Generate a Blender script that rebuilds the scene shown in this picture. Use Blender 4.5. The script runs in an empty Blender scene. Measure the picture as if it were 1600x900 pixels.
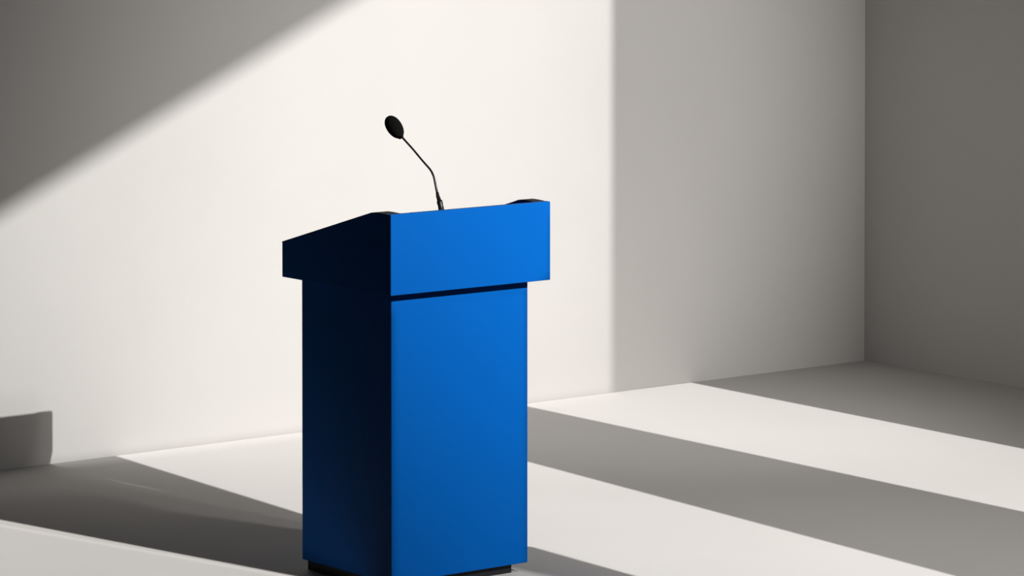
import bpy, bmesh, math
from mathutils import Vector, Matrix

S = bpy.context.scene
COL = S.collection

# ------------------------------------------------------------------ camera
F_PX = 5877.16          # focal length in pixels of a 1600 px wide frame
cam_d = bpy.data.cameras.new('camera')
cam = bpy.data.objects.new('camera', cam_d)
COL.objects.link(cam)
cam.location = (-6.6294, -9.0553, 2.4012)
cam.rotation_euler = (math.pi / 2 - 0.031402, 0, -0.664160)
cam_d.sensor_width = 36.0
cam_d.sensor_fit = 'HORIZONTAL'
cam_d.lens = F_PX / 1600 * 36
cam_d.shift_y = -(450 + 137.58) / 1600
cam_d.clip_end = 200
S.camera = cam

# ------------------------------------------------------------------ light
WORLD = 0.004
SPOT_W = 3450.0
SKY_W = 3.7
FILL_W = 190.0
WALL_W = 760.0
FLOOR_W = 380.0
LAMP = Vector((1.20, -5.35, 3.42))       # studio spotlight, right of the camera

w = bpy.data.worlds.new('studio_world')
S.world = w
w.use_nodes = True
bg = w.node_tree.nodes['Background']
bg.inputs[0].default_value = (1.0, 0.97, 0.93, 1)
bg.inputs[1].default_value = WORLD

sd = bpy.data.lights.new('studio_spotlight', 'SPOT')
sd.energy = SPOT_W
sd.color = (1.0, 0.985, 0.96)
sd.shadow_soft_size = 0.013
sd.spot_size = math.radians(60)
sd.spot_blend = 1.0
sp = bpy.data.objects.new('studio_spotlight', sd)
COL.objects.link(sp)
sp.location = LAMP
AIM = Vector((0.7, 2.527, 1.95))
sp.rotation_euler = (AIM - LAMP).to_track_quat('-Z', 'Y').to_euler()

kd = bpy.data.lights.new('overhead_light', 'SUN')
kd.energy = SKY_W
kd.color = (1.0, 0.98, 0.955)
kd.angle = math.radians(0.25)
ks = bpy.data.objects.new('overhead_light', kd)
COL.objects.link(ks)
ks.location = (1, 0, 8)
ks.rotation_euler = (0, 0, 0)

# three weaker spotlights added as unseen fill: one broad, one on the wall beside the corner, one on the floor
for nm, watt, loc, aim, cone, rad in (
        ('soft_fill_spotlight', FILL_W, (1.10, -3.45, 2.5), (2.0, 2.527, 1.1), 64, 0.06),
        ('wall_fill', WALL_W, (3.85, -2.60, 2.1), (2.50, 2.527, 1.15), 50, 0.10),
        ('floor_fill', FLOOR_W, (1.50, -2.60, 3.1), (2.0, -0.1, 0.0), 66, 0.10)):
    fd = bpy.data.lights.new(nm, 'SPOT')
    fd.energy = watt
    fd.color = (1.0, 0.975, 0.94)
    fd.shadow_soft_size = rad
    fd.spot_size = math.radians(cone)
    fd.spot_blend = 1.0
    fl = bpy.data.objects.new(nm, fd)
    COL.objects.link(fl)
    fl.location = loc
    fl.rotation_euler = (Vector(aim) - Vector(loc)).to_track_quat('-Z', 'Y').to_euler()

vs = S.view_settings
vs.view_transform = 'Standard'
vs.look = 'None'
vs.exposure = 0.0
vs.gamma = 1.0
vs.use_curve_mapping = False

# ------------------------------------------------------------------ materials
def mat(name, col, rough=0.5, spec=0.5, noise=0.0, nscale=8.0, bump=0.0, bscale=200.0, metallic=0.0, coat=0.0):
    m = bpy.data.materials.new(name)
    m.use_nodes = True
    nt = m.node_tree
    b = nt.nodes['Principled BSDF']
    b.inputs['Roughness'].default_value = rough
    b.inputs['Specular IOR Level'].default_value = spec
    b.inputs['Metallic'].default_value = metallic
    b.inputs['Coat Weight'].default_value = coat
    tc = nt.nodes.new('ShaderNodeTexCoord')
    n = nt.nodes.new('ShaderNodeTexNoise')
    n.inputs['Scale'].default_value = nscale
    n.inputs['Detail'].default_value = 5
    nt.links.new(tc.outputs['Object'], n.inputs['Vector'])
    r = nt.nodes.new('ShaderNodeValToRGB')
    r.color_ramp.elements[0].position = 0.3
    r.color_ramp.elements[1].position = 0.7
    r.color_ramp.elements[0].color = tuple(c * (1 - noise) for c in col) + (1,)
    r.color_ramp.elements[1].color = tuple(min(1, c * (1 + noise)) for c in col) + (1,)
    nt.links.new(n.outputs['Fac'], r.inputs['Fac'])
    nt.links.new(r.outputs['Color'], b.inputs['Base Color'])
    if bump > 0:
        n2 = nt.nodes.new('ShaderNodeTexNoise')
        n2.inputs['Scale'].default_value = bscale
        n2.inputs['Detail'].default_value = 4
        nt.links.new(tc.outputs['Object'], n2.inputs['Vector'])
        bp = nt.nodes.new('ShaderNodeBump')
        bp.inputs['Strength'].default_value = bump
        bp.inputs['Distance'].default_value = 0.002
        nt.links.new(n2.outputs['Fac'], bp.inputs['Height'])
        nt.links.new(bp.outputs['Normal'], b.inputs['Normal'])
    return m

M_WALL = mat('painted_plaster', (0.452, 0.440, 0.427), 0.9, 0.2, 0.012, 2.5, 0.12, 120)
M_FLOOR = mat('painted_concrete', (0.452, 0.440, 0.427), 0.75, 0.25, 0.015, 1.8, 0.08, 90)
M_BLUE = mat('blue_lacquer', (0.0, 0.072, 0.302), 0.5, 0.04, 0.01, 5)
M_PLINTH = mat('black_plinth', (0.006, 0.007, 0.010), 0.6, 0.3)
M_BLACK = mat('black_metal', (0.006, 0.006, 0.006), 0.4, 0.4)
M_FOAM = mat('black_foam', (0.004, 0.004, 0.004), 1.0, 0.05, 0.3, 300, 0.5, 900)
M_DARK = mat('matte_black_panel', (0.02, 0.02, 0.02), 0.95, 0.05)

# ------------------------------------------------------------------ helpers
def link(name, bm, m, parent=None, smooth=False, bevel=0.0, segs=2):
    bmesh.ops.recalc_face_normals(bm, faces=bm.faces)
    me = bpy.data.meshes.new(name)
    bm.to_mesh(me)
    bm.free()
    o = bpy.data.objects.new(name, me)
    me.materials.append(m)
    COL.objects.link(o)
    if smooth:
        for p in me.polygons:
            p.use_smooth = True
    if parent:
        o.parent = parent
    if bevel:
        b = o.modifiers.new('bevel', 'BEVEL')
        b.width = bevel
        b.segments = segs
        b.limit_method = 'ANGLE'
        b.angle_limit = math.radians(35)
    return o

def struct(name, bm, m, **k):
    o = link(name, bm, m, **k)
    o['kind'] = 'structure'
    return o

def box(bm, x0, x1, y0, y1, z0, z1):
    v = [bm.verts.new(p) for p in ((x0, y0, z0), (x1, y0, z0), (x1, y1, z0), (x0, y1, z0),
                                   (x0, y0, z1), (x1, y0, z1), (x1, y1, z1), (x0, y1, z1))]
    for f in ((0, 3, 2, 1), (4, 5, 6, 7), (0, 1, 5, 4), (1, 2, 6, 5), (2, 3, 7, 6), (3, 0, 4, 7)):
        bm.faces.new([v[i] for i in f])
    return bm

def prism(bm, pts, axis, a0, a1):
    """polygon pts extruded along an axis: 'x' pts=(y,z); 'y' pts=(x,z); 'z' pts=(x,y)"""
    def P(p, a):
        return {'x': (a, p[0], p[1]), 'y': (p[0], a, p[1]), 'z': (p[0], p[1], a)}[axis]
    A = [bm.verts.new(P(p, a0)) for p in pts]
    B = [bm.verts.new(P(p, a1)) for p in pts]
    bm.faces.new(A)
    bm.faces.new(B[::-1])
    n = len(pts)
    for i in range(n):
        bm.faces.new((A[i], B[i], B[(i + 1) % n], A[(i + 1) % n]))
    return bm

def lathe_path(bm, pts, radii, n=20, cap=True):
    """tube of varying radius along a list of points"""
    pts = [Vector(p) for p in pts]
    rings = []
    up = Vector((1, 0, 0))
    for i, p in enumerate(pts):
        t = (pts[min(i + 1, len(pts) - 1)] - pts[max(i - 1, 0)]).normalized()
        a = up - t * up.dot(t)
        a.normalize()
        b = t.cross(a)
        rings.append([bm.verts.new(p + (a * math.cos(2 * math.pi * k / n) + b * math.sin(2 * math.pi * k / n)) * radii[i]) for k in range(n)])
    for i in range(len(rings) - 1):
        for k in range(n):
            bm.faces.new((rings[i][k], rings[i][(k + 1) % n], rings[i + 1][(k + 1) % n], rings[i + 1][k]))
    if cap:
        bm.faces.new(rings[0])
        bm.faces.new(rings[-1][::-1])
    return bm

# ------------------------------------------------------------------ room
WY = 2.527      # face of the back wall
WX = 4.333      # face of the right wall
CEIL = 4.6
struct('floor', box(bmesh.new(), -9, WX + 0.2, -11, WY + 0.2, -0.1, 0), M_FLOOR)
struct('wall_back', box(bmesh.new(), -6, WX, WY, WY + 0.2, 0, CEIL), M_WALL)
struct('wall_right', box(bmesh.new(), WX, WX + 0.2, -9.5, WY + 0.2, 0, CEIL), M_WALL)

# ceiling: unseen slats with open slots, added and cut to stripe the floor
def ceiling_gobo():
    bm = bmesh.new()
    def slat(p):
        prism(bm, p, 'z', CEIL, CEIL + 0.08)
    # the slots stop along a line that runs in front of the lectern, oblique to the walls
    yf = lambda x: -0.159 - 0.783 * (x - 0.634) - 0.28
    slat([(3.364, WY), (WX, WY), (WX, yf(WX)), (3.22, yf(3.22))])
    slat([(1.795, WY), (2.47, WY), (2.415, yf(2.415)), (1.50, yf(1.50))])
    slat([(-0.62, WY), (0.609, WY), (0.511, 1.203), (0.60, 0.62), (0.775, 0.30), (0.735, yf(0.735)),
          (0.12, yf(0.12)), (0.11, -0.05), (-0.006, 0.03), (-0.333, 1.737), (-0.62, 3.2 - 0.05)][:-1] + [(-0.55, 2.5)])
    slat([(-6, WY), (-0.62, WY), (-1.05, 1.9), (-1.05, yf(-1.05)), (-6, yf(-1.05))])
    slat([(-6, yf(-1.05)), (-1.05, yf(-1.05)), (WX, yf(WX)), (WX, -9), (-6, -9)])
    return bm
struct('ceiling_gobo', ceiling_gobo(), M_DARK)

# added unseen panels that cut the spotlight's beam to shape
def through(P, y):
    """where the ray from the lamp to P crosses the upright plane at y"""
    P = Vector(P)
    t = (y - LAMP.y) / (P.y - LAMP.y)
    q = LAMP + (P - LAMP) * t
    return (q.x, q.z)

Y1 = -3.75
def diag(x):
    return (x, WY, 0.923 + 0.464 * (x - 0.133))
T = lambda P: through(P, Y1)
# outline of the opening, listed clockwise from its lower left
open1 = [T((-0.004, 0, -0.1)), T((-0.004, 0, 0.86)), T((-0.09, -0.057, 0.87)),
         T(diag(-0.72)), T(diag(4.6))]
right1 = T(diag(4.6))[0]
sill = T((0, WY, -0.018))[1]
X_L, X_R, Z_T = -0.3, 3.2, CEIL
def front_gobo():
    bm = bmesh.new()
    t0, t1 = Y1 - 0.012, Y1
    # left of and above the opening
    prism(bm, [(X_L, 0), (open1[0][0], 0)] + open1 + [(X_R, Z_T - 0.3), (X_R, Z_T), (X_L, Z_T)], 'y', t0, t1)
    return bm
def lower_gobo():
    bm = bmesh.new()
    prism(bm, [(1.0, 0), (X_R, 0), (X_R, sill), (1.012, sill), (1.012, 2.66), (1.0, 2.66)], 'y', Y1 - 0.012, Y1)
    return bm
struct('front_gobo', front_gobo(), M_DARK)
struct('sill_gobo', lower_gobo(), M_DARK)  # added blocker, keeps the spotlight off the floor

Y2 = -2.85
def fin():
    bm = bmesh.new()
    T2 = lambda P: through(P, Y2)
    a = T2((2.945, WY, 0.0))
    prism(bm, [(a[0], 0), (WX, 0), (WX, CEIL), (a[0], CEIL)], 'y', Y2 - 0.012, Y2)
    return bm
struct('side_gobo', fin(), M_DARK)  # added blocker, shades the right end of the back wall

# ------------------------------------------------------------------ lectern
BW, BD, ZB = 0.5205, 0.468, 0.031
ZO, ZT, ZR = 0.908, 1.150, 1.016
X0, X1, Y0, YR = -0.043, BW + 0.0436, -0.057, BD + 0.044
lec = bpy.data.objects.new('lectern', None)
COL.objects.link(lec)
lec['label'] = 'tall blue lectern with an overhanging head box, standing on the pale floor'
lec['category'] = 'lectern'

link('plinth', box(bmesh.new(), 0.012, BW - 0.042, 0.028, BD - 0.014, 0, ZB + 0.002), M_PLINTH, lec)['label'] = 'dark recessed plinth'
# pedestal: front and two sides, with a back panel set in between the sides
def pedestal():
    bm = bmesh.new()
    t = 0.02
    pts = [(0, 0), (BW, 0), (BW, BD), (BW - t, BD), (BW - t, BD - 0.03), (t, BD - 0.03), (t, BD), (0, BD)]
    prism(bm, pts, 'z', ZB, ZO + 0.01)
    return bm
link('pedestal', pedestal(), M_BLUE, lec, bevel=0.0022)

TH = 0.048
head = link('front_panel', box(bmesh.new(), X0, X1, Y0 - 0.0, Y0 + 0.02, ZO, ZT), M_BLUE, lec, bevel=0.0018)
def knee(h):
    """top outline of a cheek in (y, z): short flat, rounded knee, slope to the rear"""
    pk = Y0 + 0.092
    return [(Y0 + 0.0195, ZT - 0.001 + min(h, 0)), (Y0 + 0.05, ZT + h * 0.8), (pk - 0.012, ZT + h), (pk + 0.006, ZT + h - 0.0025), (pk + 0.03, ZT - 0.0095), (YR, ZR)]
def cheek(xa, xb, h):
    return prism(bmesh.new(), [(Y0 + 0.0195, ZO)] + knee(h) + [(YR, ZO)], 'x', xa, xb)
# dark trim along the top of each cheek
def trim_strip(xa, xb, h):
    k = knee(h)
    return prism(bmesh.new(), [(y + 0.0006, z + 0.0014) for y, z in k] + [(y + 0.0006, z - 0.0010) for y, z in k][::-1], 'x', xa, xb)
for xa, xb, h in ((X0, X0 + TH, -0.0004), (X1 - TH, X1, 0.0008)):
    ck = link('side_cheek', cheek(xa, xb, h), M_BLUE, lec, bevel=0.0012)
    link('top_trim', trim_strip(xa - 0.0004, xb + (0.0004 if xa < 0.2 else -0.006), h), M_PLINTH, ck)['label'] = 'near-black trim along the cheek top'
# sloping reading surface sunk between the cheeks, with a small stop along its rear edge
RZ0, RZ1 = ZT - 0.035, ZR - 0.025
def reading():
    bm = bmesh.new()
    prism(bm, [(Y0 + 0.018, RZ0 - 0.02), (Y0 + 0.018, RZ0), (Y0 + 0.175, RZ0), (YR - 0.002, RZ1), (YR - 0.002, RZ1 - 0.02)], 'x', X0 + TH - 0.002, X1 - TH + 0.002)
    return bm
link('reading_surface', reading(), M_BLUE, lec)
link('rear_panel', box(bmesh.new(), X0 + TH - 0.002, X1 - TH + 0.002, YR - 0.02, YR - 0.0002, ZO, RZ1 + 0.0255), M_BLUE, lec, bevel=0.0015)
link('bottom_panel', box(bmesh.new(), X0 + TH - 0.003, X1 - TH + 0.003, Y0 + 0.018, YR - 0.018, ZO + 0.001, ZO + 0.018), M_BLUE, lec)

# ------------------------------------------------------------------ microphone
mx = 0.2491
mic = bpy.data.objects.new('gooseneck_microphone', None)
COL.objects.link(mic)
by = 0.075
bz = RZ0
mic.location = (mx, by, bz)
mic['label'] = 'thin black gooseneck microphone with a foam tip, bent back over the blue lectern'
mic['category'] = 'microphone'
L = lambda y, z: (0, y - by, z - bz)
def dense(pts, rs, k=6):
    P, R = [], []
    n = len(pts)
    for i in range(n - 1):
        p0, p1, p2, p3 = (Vector(pts[max(i - 1, 0)]), Vector(pts[i]), Vector(pts[i + 1]), Vector(pts[min(i + 2, n - 1)]))
        for j in range(k):
            t = j / k
            P.append(0.5 * ((2 * p1) + (-p0 + p2) * t + (2 * p0 - 5 * p1 + 4 * p2 - p3) * t * t + (-p0 + 3 * p1 - 3 * p2 + p3) * t ** 3))
            R.append(rs[i] + (rs[i + 1] - rs[i]) * t)
    P.append(Vector(pts[-1])); R.append(rs[-1])
    return P, R
# foot flange and stepped socket
bm = bmesh.new()
lathe_path(bm, [(0, 0, 0.0002), (0, 0, 0.004), (0, 0, 0.0041), (0, 0, 0.008)], [0.024, 0.024, 0.021, 0.017], 28)
link('base', bm, M_BLACK, mic, smooth=True)
bm = bmesh.new()
pts = [L(by, bz + 0.006), L(0.079, 1.125), L(0.0848, 1.1445), L(0.0868, 1.1500), L(0.0872, 1.1505), L(0.0913, 1.1596), L(0.0917, 1.1602), L(0.0994, 1.1746), L(0.1030, 1.186)]
lathe_path(bm, pts, [0.0095, 0.0092, 0.0085, 0.0082, 0.0090, 0.0088, 0.0066, 0.0056, 0.0042], 20)
link('socket', bm, M_BLACK, mic, smooth=True)
bm = bmesh.new()
P, R = dense([L(0.1010, 1.180), L(0.1075, 1.1974), L(0.1175, 1.2259), L(0.1260, 1.2400), L(0.1395, 1.2530), L(0.1778, 1.2763), L(0.2272, 1.308), L(0.2835, 1.3415), L(0.300, 1.354)],
             [0.0042, 0.0038, 0.0034, 0.0033, 0.0032, 0.0031, 0.0031, 0.0033, 0.0040])
lathe_path(bm, P, R, 14)
link('gooseneck', bm, M_BLACK, mic, smooth=True)
# foam windscreen: an egg drawn out along the end of the neck
bm = bmesh.new()
a = Vector(L(0.2885, 1.3405)); b = Vector(L(0.3570, 1.3975))
ax = (b - a)
n = 20
P, R = [], []
for i in range(n + 1):
    u = (1 - math.cos(math.pi * i / n)) / 2
    P.append(a + ax * u)
    x = 2 * u - 1
    r = math.sqrt(max(0, 1 - abs(x) ** 2.15)) * (0.0245 + 0.0012 * x)
    if i == 0:
        r = 0.009
    if i == n:
        r = 0.001
    R.append(r)
lathe_path(bm, P, R, 32)
link('windscreen', bm, M_FOAM, mic, smooth=True)['label'] = 'egg-shaped foam windscreen'
